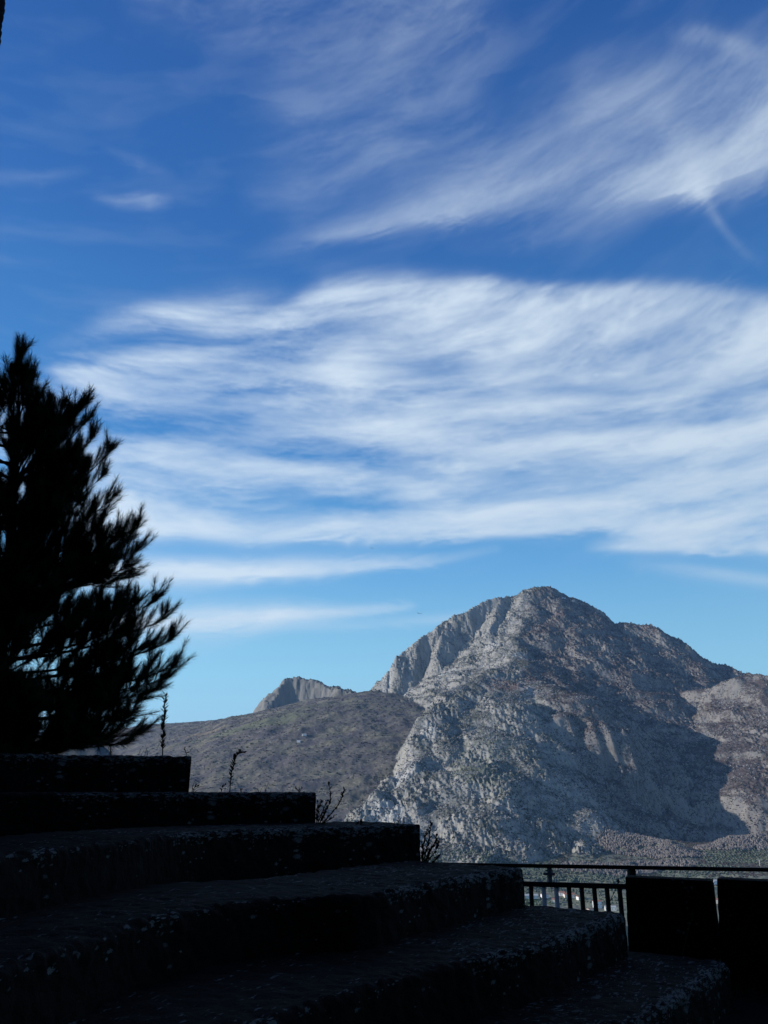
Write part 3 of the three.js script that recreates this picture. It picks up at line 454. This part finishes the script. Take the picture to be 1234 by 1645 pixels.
// stepped seats, curving round the place where the camera stands
const seats = thing('stepped_seating', 'curved dark stone steps spotted with pale lichen and painted glints, descending to the right', 'steps');
function tier(marks, top, drop, depth, name = 'tier') {
  const plan = marks.map((m) => { const p = m.length === 3 ? atDepth(m[0], m[1], m[2]) : atHeight(m[0], m[1], top); return new THREE.Vector3(p[0], 0, p[2]); });
  const curve = new THREE.CatmullRomCurve3(plan, false, 'centripetal'), len = curve.getLength(), n = Math.ceil(len / 0.03), prof = [], rr = 0.05;
  for (let i = 0; i <= 22; i++) prof.push([depth + (rr - depth) * Math.pow(i / 22, 0.75), 0]);
  for (let i = 1; i <= 7; i++) { const a = i / 7 * Math.PI / 2; prof.push([rr - rr * Math.sin(a), -rr + rr * Math.cos(a)]); }
  for (let i = 1; i <= 14; i++) prof.push([0, -rr - (drop - rr) * i / 14]);
  const pos = [], uv = [], idx = [], m = prof.length, T = new THREE.Vector3(), P = new THREE.Vector3();
  for (let i = 0; i <= n; i++) {
    curve.getPointAt(i / n, P); curve.getTangentAt(i / n, T);
    const ix = -T.z, iz = T.x;                           // into the bank
    let walked = 0;
    for (let k = 0; k < m; k++) {
      const [a, h] = prof[k], x = P.x + ix * -a * -1, z = P.z + iz * a, y = top + h;
      const e = Math.exp(-(a * a + h * h) / 0.02), q = 0.010 * n3(x * 5, y * 5, z * 5) + 0.007 * n3(x * 16, y * 16, z * 16) + e * (0.012 * n3(x * 9 + 4, y * 9, z * 9) - 0.016 * Math.max(0, n3(x * 3.1, y * 3, z * 3.1 + 8) - 0.25));
      const ny = a > rr * 0.5 ? 1 : 0.4 * e, no = a > rr * 0.5 ? 0.3 * e : 1;
      pos.push(x - ix * q * no, y + q * ny, z - iz * q * no);
      if (k) walked += Math.hypot(prof[k][0] - prof[k - 1][0], prof[k][1] - prof[k - 1][1]);
      uv.push(Math.min(0.99, i / n * len / 9 + 0.01 + (top * 10 % 3) * 0.05), 0.5 + (walked - (depth - rr * 0.3)) / 2.5);
    }
  }
  for (let i = 0; i < n; i++) for (let k = 0; k < m - 1; k++) { const a = i * m + k, b = a + m; idx.push(a, a + 1, b, b, a + 1, b + 1); }
  for (const i of [0, n]) { const c = pos.length / 3, a = i * m, b = a + m - 1; pos.push(pos[a * 3], top - drop, pos[a * 3 + 2]); uv.push(0, 0); for (let k = 0; k < m - 1; k++) i ? idx.push(c, a + k + 1, a + k) : idx.push(c, a + k, a + k + 1); }
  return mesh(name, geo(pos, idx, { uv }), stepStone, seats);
}
const T1 = EYE + 0.503, T2 = EYE - 0.004, T3 = 1.52, T4 = 1.14, T5 = 0.76, T6 = 0.38;
tier([[308, 1215, 12], [200, 1212, 11.7], [80, 1211, 11.3], [-120, 1210, 10.6], [-420, 1208, 9.6]], T1, 0.62, 1.6);
tier([[508, 1273, 11], [400, 1273, 10.7], [250, 1273, 10.3], [60, 1273, 9.7], [-150, 1273, 9.0], [-450, 1273, 8.0]], T2, 0.50, 1.5);
tier([[675, 1325], [560, 1328], [430, 1332], [310, 1338], [204, 1350], [90, 1363], [0, 1374], [-200, 1402], [-500, 1455]], T3, 0.52, 1.4);
tier([[840, 1394], [760, 1406], [670, 1422], [582, 1438], [500, 1441], [419, 1446], [330, 1458], [230, 1479], [120, 1515], [0, 1560], [-200, 1660]], T4, 0.50, 1.5);
tier([[1003, 1467], [940, 1492], [860, 1518], [718, 1551], [613, 1579], [500, 1613], [400, 1652], [250, 1725]], T5, 0.50, 1.4);
tier([[1170, 1545], [1110, 1586], [1060, 1619], [1020, 1640], [940, 1652], [840, 1668], [700, 1690]], T6, 0.42, 1.3);

// terrace floor: worn paving out to the railing
{
  const g = new THREE.PlaneGeometry(24, 16.6, 240, 166).rotateX(-Math.PI / 2).translate(2, 0, -3.2), p = g.attributes.position, uv = g.attributes.uv;
  for (let i = 0; i < p.count; i++) { const x = p.getX(i), z = p.getZ(i); p.setY(i, 0.012 * n3(x * 1.3, 0, z * 1.3) + 0.006 * n3(x * 6, 2, z * 6)); uv.setXY(i, x / 5, z / 2.5); }
  g.computeVertexNormals(); tag(mesh('terrace_floor', g, wallStone), 'dark worn floor of the terrace at the foot of the steps', null, null, 'structure');
  const s = new THREE.BoxGeometry(24, 3.2, 16.5).translate(2, -1.65, -3.2); tag(mesh('terrace_base', s, wallStone), 'stone base that carries the terrace floor', null, null, 'structure');
}
// rough block: a box bent out of true, with worn edges
function roughBox(w, h, d, seg, wear, seed, taper = [0, 0]) {
  const g = new THREE.BoxGeometry(w, h, d, Math.ceil(w / seg), Math.ceil(h / seg), Math.ceil(d / seg)), p = g.attributes.position, uv = g.attributes.uv, nn = g.attributes.normal, rr = wear * 3;
  for (let i = 0; i < p.count; i++) {
    let x = p.getX(i), y = p.getY(i), z = p.getZ(i);
    uv.setXY(i, (Math.abs(nn.getX(i)) > 0.5 ? z : x) / 5 + seed * 0.13, (Math.abs(nn.getY(i)) > 0.5 ? z : y) / 2.5 + seed * 0.29);
    const ax = Math.max(0, Math.abs(x) - w / 2 + rr), ay = Math.max(0, Math.abs(y) - h / 2 + rr), az = Math.max(0, Math.abs(z) - d / 2 + rr), L = Math.hypot(ax, ay, az);
    if (L > rr) { const k = 1 - rr / L; x -= Math.sign(x) * ax * k; y -= Math.sign(y) * ay * k; z -= Math.sign(z) * az * k; }
    const q = wear * (n3(x * 6 + seed, y * 6, z * 6) + 0.6 * n3(x * 17, y * 17 + seed, z * 17)), c = 1 + taper[x < 0 ? 0 : 1] * (0.5 - y / h);
    p.setXYZ(i, (x + q * Math.sign(x) * 0.5) * c, y + q * 0.5, (z + q * Math.sign(z) * 0.5) * c);
  }
  g.computeVertexNormals(); return g;
}
function block(u0, u1, vTop, depth, label, seed, right) {
  const a = atDepth(u0, vTop, depth), b = atDepth(u1, vTop, depth - (u1 - u0) * 0.0029), h = a[1], w = Math.hypot(b[0] - a[0], b[2] - a[2]);
  const o = mesh('parapet_block', roughBox(w, h, 0.24, 0.05, 0.006, seed, right ? [0.17, 0.02] : [0.12, -0.02]), wallStone); o.position.set((a[0] + b[0]) / 2, h / 2, (a[2] + b[2]) / 2 - 0.1); o.rotation.y = Math.atan2(-(b[2] - a[2]), b[0] - a[0]);
  return tag(o, label, 'concrete block');
}
block(1011, 1150, 1408, 9.5, 'squat dark concrete block at the right end of the balusters', 3.1);
block(1159, 1330, 1411, 9.1, 'dark concrete block at the right edge of the picture', 7.7, true);

// railing
const ironBlack = new THREE.MeshPhysicalMaterial({ color: new THREE.Color().setRGB(0.01, 0.01, 0.011), roughness: 0.7, specularIntensity: 0.25 }), ironSunPainted = std([0.42, 0.47, 0.55], 0.55, { metalness: 0.0 });  // second iron is a sunlit copy of the first, painted pale
{
  const g = thing('iron_railing', 'black iron railing with balusters along the edge of the terrace', 'railing'), zAt = (u) => 11 - (u - 695) / (1234 - 695) * 0.74;
  const bar = (u0, v0, u1, v1, w, h, name, m, dz = 0) => { const a = atDepth(u0, v0, zAt(u0) + dz), b = atDepth(u1, v1, zAt(u1) + dz), L = Math.hypot(b[0] - a[0], b[1] - a[1], b[2] - a[2]); const q = mesh(name, new THREE.BoxGeometry(L, h, w).rotateZ(0), m, g); q.position.set((a[0] + b[0]) / 2, (a[1] + b[1]) / 2, (a[2] + b[2]) / 2); q.rotation.set(0, Math.atan2(-(b[2] - a[2]), b[0] - a[0]), Math.asin((b[1] - a[1]) / L), 'YXZ'); return q; };
  bar(600, 1386.6, 1300, 1398.3, 0.05, 0.043, 'top_rail', ironBlack); bar(640, 1414.5, 1009, 1424.2, 0.05, 0.058, 'lower_rail', ironBlack);
  const up = (u, vTop, foot, w, m, name, label) => { const a = atDepth(u, vTop, zAt(u)); const q = mesh(name, new THREE.BoxGeometry(w, a[1] - foot, w * 0.9), m, g); q.position.set(a[0], (a[1] + foot) / 2, a[2] - 0.003); q.rotation.y = 0.17; if (label) q.userData.label = label; return q; };
  for (let i = 0; i < 8; i++) { const u = 853 + i * 20.3, pale = i === 1 || i === 2; up(u, 1424.5, 0, 0.045, pale ? ironSunPainted : ironBlack, 'baluster', pale ? 'baluster with sunlight painted on in pale grey' : null); }  // pale colour stands in for sun striking two of the balusters
  for (let u = 832; u > 680; u -= 20.3) up(u, 1422, 0, 0.045, ironBlack, 'baluster');
  up(1014, 1394, 0, 0.08, ironBlack, 'post'); up(882, 1391, 0.82, 0.05, std([0.10, 0.12, 0.15], 0.6), 'post', 'post with sunlight painted on in grey, with a cross bracket'); up(750, 1390, 0, 0.05, ironBlack, 'post');  // middle post is greyer: sunlight put into its colour
  bar(873, 1403.6, 891.5, 1404.2, 0.03, 0.03, 'bracket', std([0.08, 0.1, 0.12], 0.6), -0.03);
  bar(876, 1398.5, 889, 1399, 0.02, 0.016, 'bracket', std([0.08, 0.1, 0.12], 0.6), -0.03);
}
// tall stone building at the left, that shades the terrace; only its far corner shows; rear wall is added
{
  const b = thing('stone_building', 'corner of a tall dark stone building at the upper left edge', 'building');
  const a0 = atDepth(10, 0, 18), a1 = atDepth(0, 82, 18), slope = (a0[0] - a1[0]) / (a0[1] - a1[1]), cx = (y) => a0[0] + slope * (y - a0[1]), topY = 31;
  const side = new THREE.Shape([new THREE.Vector2(cx(-1), -1), new THREE.Vector2(cx(topY), topY), new THREE.Vector2(-26, topY), new THREE.Vector2(-26, -1)]);
  mesh('wall', new THREE.ExtrudeGeometry(side, { depth: 30, bevelEnabled: false }).translate(-0.06, 0, -17.9), wallStone, b);
  mesh('added_rear_wall', new THREE.BoxGeometry(46, 24, 6).translate(6, 11, 12.15 + 3), wallStone, b);  // unseen wall added behind the viewpoint to keep sky light off the steps
  const r = rng(5);
  for (let k = 0, y = 0.2; y < topY - 0.3; k++) { const h = 0.28 + 0.14 * r(), w = 0.7 + 0.4 * r(), j = 0.035 * (r() - 0.5), q = mesh('quoin_stone', roughBox(w, h - 0.015, 0.5, 0.12, 0.012, k), wallStone, b); q.position.set(cx(y + h / 2) - w / 2 + j, y + h / 2, -17.75); y += h; }
}
// ------------------------------------------------------------------ pine at the left
{
  const D = 14, r = rng(1234), pine = thing('pine_tree', 'dark bushy pine with upright shoots rising behind the steps at left', 'tree');
  const foot = atDepth(-30, 1330, D); foot[1] = -0.4;
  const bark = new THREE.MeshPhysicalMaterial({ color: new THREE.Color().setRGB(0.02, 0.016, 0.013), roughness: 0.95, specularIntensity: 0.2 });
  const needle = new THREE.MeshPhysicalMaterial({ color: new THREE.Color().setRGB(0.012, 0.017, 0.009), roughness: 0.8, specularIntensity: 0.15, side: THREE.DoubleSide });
  const topP = atDepth(26, 580, D), trunkAt = (y) => { const t = clamp((y - foot[1]) / (topP[1] - foot[1])); return [lerp(foot[0], topP[0], t * t), y, foot[2] + 0.12 * Math.sin(t * 5)]; };
  const tp = []; for (let i = 0; i <= 20; i++) tp.push(trunkAt(lerp(foot[1], topP[1], i / 20)));
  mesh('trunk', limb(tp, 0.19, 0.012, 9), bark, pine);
  const V = (a) => new THREE.Vector3(...a), shoots = [];
  // a shoot wears needles along the last stretch of a twig
  const shoot = (p, d, len) => shoots.push([p.clone(), d.clone(), len]);
  function twig(list, p, d, len, up, level) {
    const pts = [p.toArray()], n = 4, q = p.clone(), v = d.clone().normalize();
    for (let i = 0; i < n; i++) { v.y += up * (0.5 + r() * 0.5); v.x += (r() - 0.5) * 0.22; v.z += (r() - 0.5) * 0.22; v.normalize(); shoot(q, v, len / n * 1.25); q.addScaledVector(v, len / n); pts.push(q.toArray()); }
    shoot(q.clone().addScaledVector(v, -0.05), v, 0.17);
    list.push(limb(pts, 0.006, 0.003, 4));
    if (level > 0) for (let k = 0; k < 2 + r() * 3; k++) { const t = 0.25 + r() * 0.6, i = Math.min(n - 1, Math.floor(t * n)), o = V(pts[i]).lerp(V(pts[i + 1]), t * n - i), a = v.clone().multiplyScalar(0.8).add(new THREE.Vector3(r() - 0.5, r() * 0.5, r() - 0.5).multiplyScalar(1.3)).normalize(); twig(list, o, a, len * (0.4 + r() * 0.3), up, level - 1); }
  }
  function branch(tip, rise, sag, nTw, upness) {   // from the trunk out to the tip
    const end = V(tip); { const c0 = V(trunkAt(clamp(tip[1] - rise, 0.6, topP[1] - 0.25))); end.addScaledVector(end.clone().sub(c0).normalize(), -0.13); }
    const root = V(trunkAt(clamp(tip[1] - rise, 0.6, topP[1] - 0.25))), mid = root.clone().lerp(end, 0.55); mid.y -= sag;
    const c = new THREE.QuadraticBezierCurve3(root, mid, end), list = [limb(c.getPoints(14).map((p) => p.toArray()), 0.012 + 0.022 * root.distanceTo(end) / 2.5, 0.005, 5)], L = c.getLength();
    const n = Math.ceil(nTw * L);
    for (let i = 0; i < n; i++) { const t = 0.22 + 0.76 * Math.pow((i + r()) / n, 0.8), p = c.getPoint(t), T = c.getTangent(t); const a = T.clone().multiplyScalar(0.75).add(new THREE.Vector3((r() - 0.5) * (1.9 - upness * 0.6), (r() - 0.35) * (1.5 - upness * 0.6) + upness * 0.5, (r() - 0.5) * (1.9 - upness * 0.6))).normalize(); twig(list, p, a, 0.26 + 0.34 * r() * (1.15 - t * 0.5), 0.10 + upness * 0.18, t > 0.75 ? 0 : 1); }
    const T = c.getTangent(1); twig(list, end.clone().addScaledVector(T, -0.25), T, 0.3, 0.05 + upness * 0.1, 1);
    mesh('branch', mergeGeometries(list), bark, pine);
  }
  // tips of the branches that make the outline (u, v, depth offset, rise from trunk, sag, twigs per metre, how upright)
  const tips = [[30, 562, 0, 1.1, 0, 7, 1], [52, 600, 0.2, 1.2, 0, 7, 1], [62, 632, -0.3, 1.3, 0.05, 7, 1], [14, 596, 0.3, 1.0, 0, 7, 1], [2, 610, -0.3, 1.0, 0, 7, 1], [40, 588, -0.3, 1.1, 0, 7, 1],
    [84, 640, 0.2, 1.6, 0.1, 7, 1], [106, 646, -0.2, 1.7, 0.15, 7, 1], [128, 654, 0.3, 1.7, 0.2, 7, 1], [145, 640, 0, 1.8, 0.25, 8, 1], [150, 665, 0.5, 1.8, 0.3, 7, 1], [160, 690, -0.4, 1.7, 0.3, 7, 1], [70, 690, 0.6, 1.4, 0.1, 7, 1], [95, 700, -0.6, 1.4, 0.1, 7, 1],
    [186, 718, 0, 1.7, 0.35, 8, 0.9], [178, 755, 0.4, 1.5, 0.35, 7, 0.8], [192, 795, 0, 1.3, 0.3, 8, 0.7], [176, 830, -0.4, 1.1, 0.25, 7, 0.6], [165, 845, 0.4, 0.9, 0.2, 7, 0.5], [140, 800, 0.7, 1.2, 0.2, 7, 0.8], [130, 740, -0.7, 1.4, 0.2, 7, 1],
    [236, 842, 0, 1.1, 0.3, 9, 0.55], [238, 880, 0.2, 0.8, 0.25, 9, 0.45], [222, 905, -0.3, 0.7, 0.2, 9, 0.3], [214, 868, 0.3, 0.9, 0.25, 8, 0.5], [190, 900, 0.1, 0.6, 0.2, 8, 0.3], [222, 924, 0.2, 0.4, 0.15, 7, 0.15], [160, 930, 0.5, 0.5, 0.1, 7, 0.3],
    [212, 955, 0.2, 0.8, 0.25, 8, 0.5], [234, 965, -0.3, 0.9, 0.3, 8, 0.55], [266, 960, 0, 1.0, 0.35, 8, 0.6], [278, 990, 0.3, 0.9, 0.35, 8, 0.5], [290, 1025, -0.2, 0.8, 0.3, 8, 0.45], [297, 1068, 0, 0.6, 0.3, 9, 0.35], [280, 1090, 0.3, 0.4, 0.25, 8, 0.2], [262, 1108, -0.2, 0.3, 0.2, 8, 0.1], [240, 1040, 0.6, 0.6, 0.25, 7, 0.4], [220, 1000, -0.6, 0.6, 0.2, 7, 0.4],
    [244, 1125, 0.2, 0.2, 0.12, 7, 0.05], [228, 1148, 0, 0.05, 0.08, 6, 0.0], [205, 1158, -0.3, -0.1, 0.05, 6, 0.0], [185, 1120, 0.5, 0.2, 0.1, 3, 0.1], [190, 1080, -0.4, 0.4, 0.15, 4, 0.2],
    [240, 1180, 0.3, 0.0, 0.12, 7, 0.25], [215, 1195, -0.2, -0.1, 0.1, 8, 0.2], [180, 1200, 0.4, -0.1, 0.1, 7, 0.2], [150, 1190, -0.4, 0.1, 0.1, 7, 0.2], [120, 1205, 0.3, 0.1, 0.1, 7, 0.2]];
  for (const [u, v, dz, rise, sag, n, up] of tips) branch(atDepth(u, v, D + dz), rise, sag, n, up);
  // fill of the crown, nearer, farther and beyond the left edge
  for (let i = 0; i < 105; i++) {
    const v = lerp(640, 1230, Math.pow(r(), 0.85)), reach = table([[560, 20], [640, 70], [720, 140], [800, 135], [870, 90], [940, 100], [1030, 100], [1090, 80], [1160, 55], [1240, 80]])(v);
    const q = r(), u = q < 0.68 ? lerp(-20, reach, Math.sqrt(r())) : lerp(-330, -20, r()), dz = (r() - 0.5) * 3.0 * (0.4 + 0.6 * (v - 560) / 600);
    branch(atDepth(u, v, D + dz), 0.3 + 1.0 * clamp(1 - (v - 640) / 600) + 0.3 * r(), 0.15, 7, clamp(1.1 - (v - 640) / 500, 0.2, 1));
  }
  for (let i = 0; i < 46; i++) { const v = lerp(606, 1230, Math.pow(r(), 0.9)), dz = (r() - 0.5) * 2; branch(atDepth(lerp(-170, 16, r()), v, D + dz), 0.5 + 0.6 * r(), 0.1, 7, clamp(1.15 - (v - 640) / 600, 0.3, 1)); }
  // needles: pairs of thin blades leaning forward round the twig
  const variants = [0, 1, 2].map((k) => {
    const q = rng(900 + k), pos = [], idx = [];
    for (let i = 0; i < 32; i++) {
      const a = q() * 6.283, h = q() * 0.8, lean = 0.3 + 0.75 * q(), L = 0.09 + 0.07 * q(), w = 0.0021, cx = Math.cos(a), cz = Math.sin(a), sx = Math.sin(lean), sy = Math.cos(lean), o = pos.length / 3;
      const bx = cx * 0.004, bz = cz * 0.004, by = h * 0.15, tx = bx + cx * sx * L, ty = by + sy * L, tz = bz + cz * sx * L, px = -cz * w, pz = cx * w;
      pos.push(bx - px, by, bz - pz, bx + px, by, bz + pz, lerp(bx, tx, 0.6) + px * 0.9, lerp(by, ty, 0.6), lerp(bz, tz, 0.6) + pz * 0.9, tx, ty, tz, lerp(bx, tx, 0.6) - px * 0.9, lerp(by, ty, 0.6), lerp(bz, tz, 0.6) - pz * 0.9);
      idx.push(o, o + 1, o + 2, o, o + 2, o + 4, o + 4, o + 2, o + 3);
    }
    return geo(pos, idx);
  });
  const up = new THREE.Vector3(0, 1, 0), quat = new THREE.Quaternion(), spin = new THREE.Quaternion();
  variants.forEach((g, k) => {
    const mine = shoots.filter((_, i) => i % 3 === k), o = new THREE.InstancedMesh(g, needle, mine.length);
    mine.forEach(([p, d, len], i) => { quat.setFromUnitVectors(up, d).multiply(spin.setFromAxisAngle(up, r() * 6.283)); const s = clamp(len / 0.14, 0.75, 1.3); M4.compose(p, quat, S4.set(0.9 + s * 0.2, s, 0.9 + s * 0.2)); o.setMatrixAt(i, M4); });
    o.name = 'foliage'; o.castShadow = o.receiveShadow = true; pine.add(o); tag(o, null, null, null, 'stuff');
  });
  console.log('pine shoots', shoots.length);
}

// ------------------------------------------------------------------ weeds on the steps
const weedDark = new THREE.MeshPhysicalMaterial({ color: new THREE.Color().setRGB(0.02, 0.024, 0.014), roughness: 0.85, specularIntensity: 0.2, side: THREE.DoubleSide });
function weed(label, category, base, stalks, seed) {   // stalks: [points as (u, v), depth, thickness, leaf length, leaves, kind]
  const r = rng(seed), g = thing('weed', label, category), P = (u, v, d) => V3(atDepth(u, v, d));
  function V3(a) { return new THREE.Vector3(...a); }
  for (const [marks, d, thick, leaf, n] of stalks) {
    const c = new THREE.CatmullRomCurve3(marks.map(([u, v]) => P(u, v, d))), pts = c.getPoints(14).map((p) => p.toArray());
    mesh('stem', limb(pts, thick, thick * 0.45, 5), weedDark, g);
    if (!n) continue;
    const pos = [], idx = [];
    for (let i = 0; i < n; i++) {
      const t = 0.12 + 0.88 * (i + r()) / n, p = c.getPoint(t), T = c.getTangent(t), a = r() * 6.283, L = leaf * (0.65 + 0.75 * r());
      const dir_ = new THREE.Vector3(Math.cos(a), 0.35 + 0.5 * r(), Math.sin(a)).addScaledVector(T, 0.5).normalize(), side = new THREE.Vector3().crossVectors(dir_, T).normalize(), o = pos.length / 3, w = L * 0.24, fold = new THREE.Vector3().crossVectors(side, dir_).multiplyScalar(w * 0.35);
      const m = p.clone().addScaledVector(dir_, L * 0.5), e = p.clone().addScaledVector(dir_, L);
      pos.push(...p.toArray(), ...m.clone().addScaledVector(side, w).add(fold).toArray(), ...e.toArray(), ...m.clone().addScaledVector(side, -w).add(fold).toArray(), ...m.toArray());
      idx.push(o, o + 1, o + 4, o + 4, o + 1, o + 2, o, o + 4, o + 3, o + 3, o + 4, o + 2);
    }
    mesh('leaves', geo(pos, idx), weedDark, g);
  }
  return g;
}
weed('tall leafy dark stalk standing on the end of the topmost step', 'weed', null, [[[[261, 1216], [262, 1185], [263, 1155], [266, 1118]], 12.3, 0.01, 0.085, 85, 0]], 1);
weed('tiny two leaved sprout at the right corner of the topmost step', 'weed', null, [[[[299, 1217], [299, 1208], [296, 1203]], 12.1, 0.006, 0.05, 3, 0], [[[299, 1210], [305, 1207]], 12.1, 0.005, 0.04, 3, 0]], 2);
weed('leaning leafy weed with a bent head on the second step from the top', 'weed', null, [[[[369, 1275], [371, 1250], [375, 1228], [383, 1211], [391, 1209]], 11.2, 0.008, 0.07, 40, 0], [[[372, 1240], [378, 1222], [376, 1214]], 11.2, 0.006, 0.06, 14, 0]], 3);
weed('low grass tuft against the end of the topmost step', 'grass tuft', null, [[[[309, 1275], [314, 1262], [322, 1256]], 11.6, 0.004, 0.05, 0], [[[309, 1275], [316, 1266], [330, 1262]], 11.6, 0.004, 0.05, 0], [[[308, 1275], [310, 1262], [315, 1252]], 11.6, 0.004, 0.05, 0], [[[310, 1275], [318, 1269], [338, 1266]], 11.6, 0.004, 0.05, 0], [[[309, 1275], [312, 1266], [318, 1263]], 11.6, 0.005, 0.06, 5]], 4);
weed('short sprout left of the leaning weed on the second step', 'weed', null, [[[[355, 1275], [357, 1266], [361, 1261]], 11.2, 0.006, 0.05, 7]], 5);
weed('stub of a weed right of the leaning weed on the second step', 'weed', null, [[[[387, 1275], [387, 1268]], 11.2, 0.009, 0.04, 5]], 6);
weed('tiny low weed near the right end of the second step', 'weed', null, [[[[480, 1276], [481, 1269], [485, 1266]], 11.2, 0.005, 0.05, 7], [[[483, 1276], [477, 1268]], 11.2, 0.005, 0.05, 5]], 7);
weed('spray of slender curved stalks at the right end of the second step', 'weed', null, [
  [[[512, 1328], [528, 1312], [545, 1290], [554, 1267]], 10.6, 0.008, 0.05, 46], [[[512, 1326], [522, 1305], [531, 1285], [529, 1261]], 10.6, 0.007, 0.05, 36], [[[510, 1326], [516, 1308], [527, 1286]], 10.6, 0.007, 0.05, 24], [[[509, 1324], [511, 1305], [516, 1288]], 10.6, 0.007, 0.05, 20], [[[509, 1324], [509, 1308], [510, 1290]], 10.6, 0.007, 0.05, 18], [[[513, 1328], [524, 1320], [538, 1312]], 10.6, 0.006, 0.05, 12], [[[511, 1326], [520, 1310], [524, 1298]], 10.6, 0.006, 0.05, 18]], 8);
weed('thin dry twig lying on the third step near its right end', 'weed', null, [[[[590, 1327], [600, 1323], [613, 1313]], 10.3, 0.005, 0.03, 0]], 9);
weed('low creeping weed on the third step left of the dry twig', 'weed', null, [[[[570, 1328], [577, 1320], [585, 1321]], 10.2, 0.005, 0.05, 10], [[[577, 1328], [582, 1319]], 10.2, 0.005, 0.05, 6]], 10);
weed('dense bush of upright seed stalks at the right end of the third step', 'weed', null, [
  [[[679, 1392], [685, 1365], [690, 1345], [693, 1322]], 9.9, 0.008, 0.055, 36], [[[679, 1392], [690, 1370], [698, 1355], [702, 1342]], 9.9, 0.008, 0.055, 30], [[[678, 1392], [680, 1370], [681, 1352], [686, 1334]], 9.9, 0.008, 0.055, 30], [[[680, 1393], [690, 1380], [700, 1366], [704, 1350]], 9.9, 0.008, 0.055, 30], [[[680, 1393], [686, 1378], [692, 1362]], 9.9, 0.007, 0.055, 24], [[[678, 1390], [679, 1368], [679, 1356]], 9.9, 0.007, 0.055, 18], [[[682, 1394], [695, 1386], [704, 1376]], 9.9, 0.007, 0.055, 20]], 11);
weed('thin bare twig leaning against the balusters near the right end', 'weed', null, [[[[976, 1470], [980, 1448], [988, 1432], [994, 1417]], 9.4, 0.005, 0.06, 5]], 12);
weed('thin pale grass stalk in front of the first concrete block', 'grass stalk', null, [[[[1096, 1535], [1103, 1505], [1116, 1466]], 8.9, 0.004, 0.03, 0]], 13);
for (const [u, v, d, n, label] of [[520, 1326, 10.7, 9, 'small dry grass tuft below the spray of curved stalks'], [692, 1394, 9.9, 8, 'dry grass tuft at the foot of the bush of seed stalks'], [640, 1328, 10.2, 5, 'sparse grass blades near the right end of the third step'], [846, 1462, 9.0, 7, 'short grass tuft where the fourth step meets the fifth'], [420, 1275, 11.1, 5, 'few grass blades on the middle of the second step'], [230, 1215, 12.0, 5, 'few grass blades beside the tall dark stalk on the topmost step']]) {
  const r = rng(u), blades = [];
  for (let i = 0; i < n; i++) { const a = (r() - 0.5) * 16, h = 8 + 12 * r(), lean = (r() - 0.35) * 14; blades.push([[[u + a, v], [u + a + lean * 0.3, v - h * 0.6], [u + a + lean, v - h]], d + (r() - 0.5) * 0.15, 0.0035, 0.04, 0]); }
  weed(label, 'grass tuft', null, blades, u);
}
// dark grass on the floor in front of the right hand block
{
  const r = rng(77), pos = [], idx = [];
  for (let i = 0; i < 2600; i++) { const u = lerp(1150, 1330, r()), v = lerp(1535, 1600, r()), p = atHeight(u, v, 0.0), h = 0.05 + 0.10 * r(), a = r() * 6.28, b = r() * 6.28, o = pos.length / 3, l = h * 0.6 * r(); if (-p[2] > 9.0) continue; pos.push(p[0] - 0.004 * Math.cos(a), p[1], p[2] - 0.004 * Math.sin(a), p[0] + 0.004 * Math.cos(a), p[1], p[2] + 0.004 * Math.sin(a), p[0] + Math.cos(b) * l, p[1] + h, p[2] + Math.sin(b) * l); idx.push(o, o + 1, o + 2); }
  tag(mesh('grass', geo(pos, idx), weedDark), 'dark short grass on the terrace floor before the right hand block', null, null, 'stuff');
}
renderer.render(scene, camera);
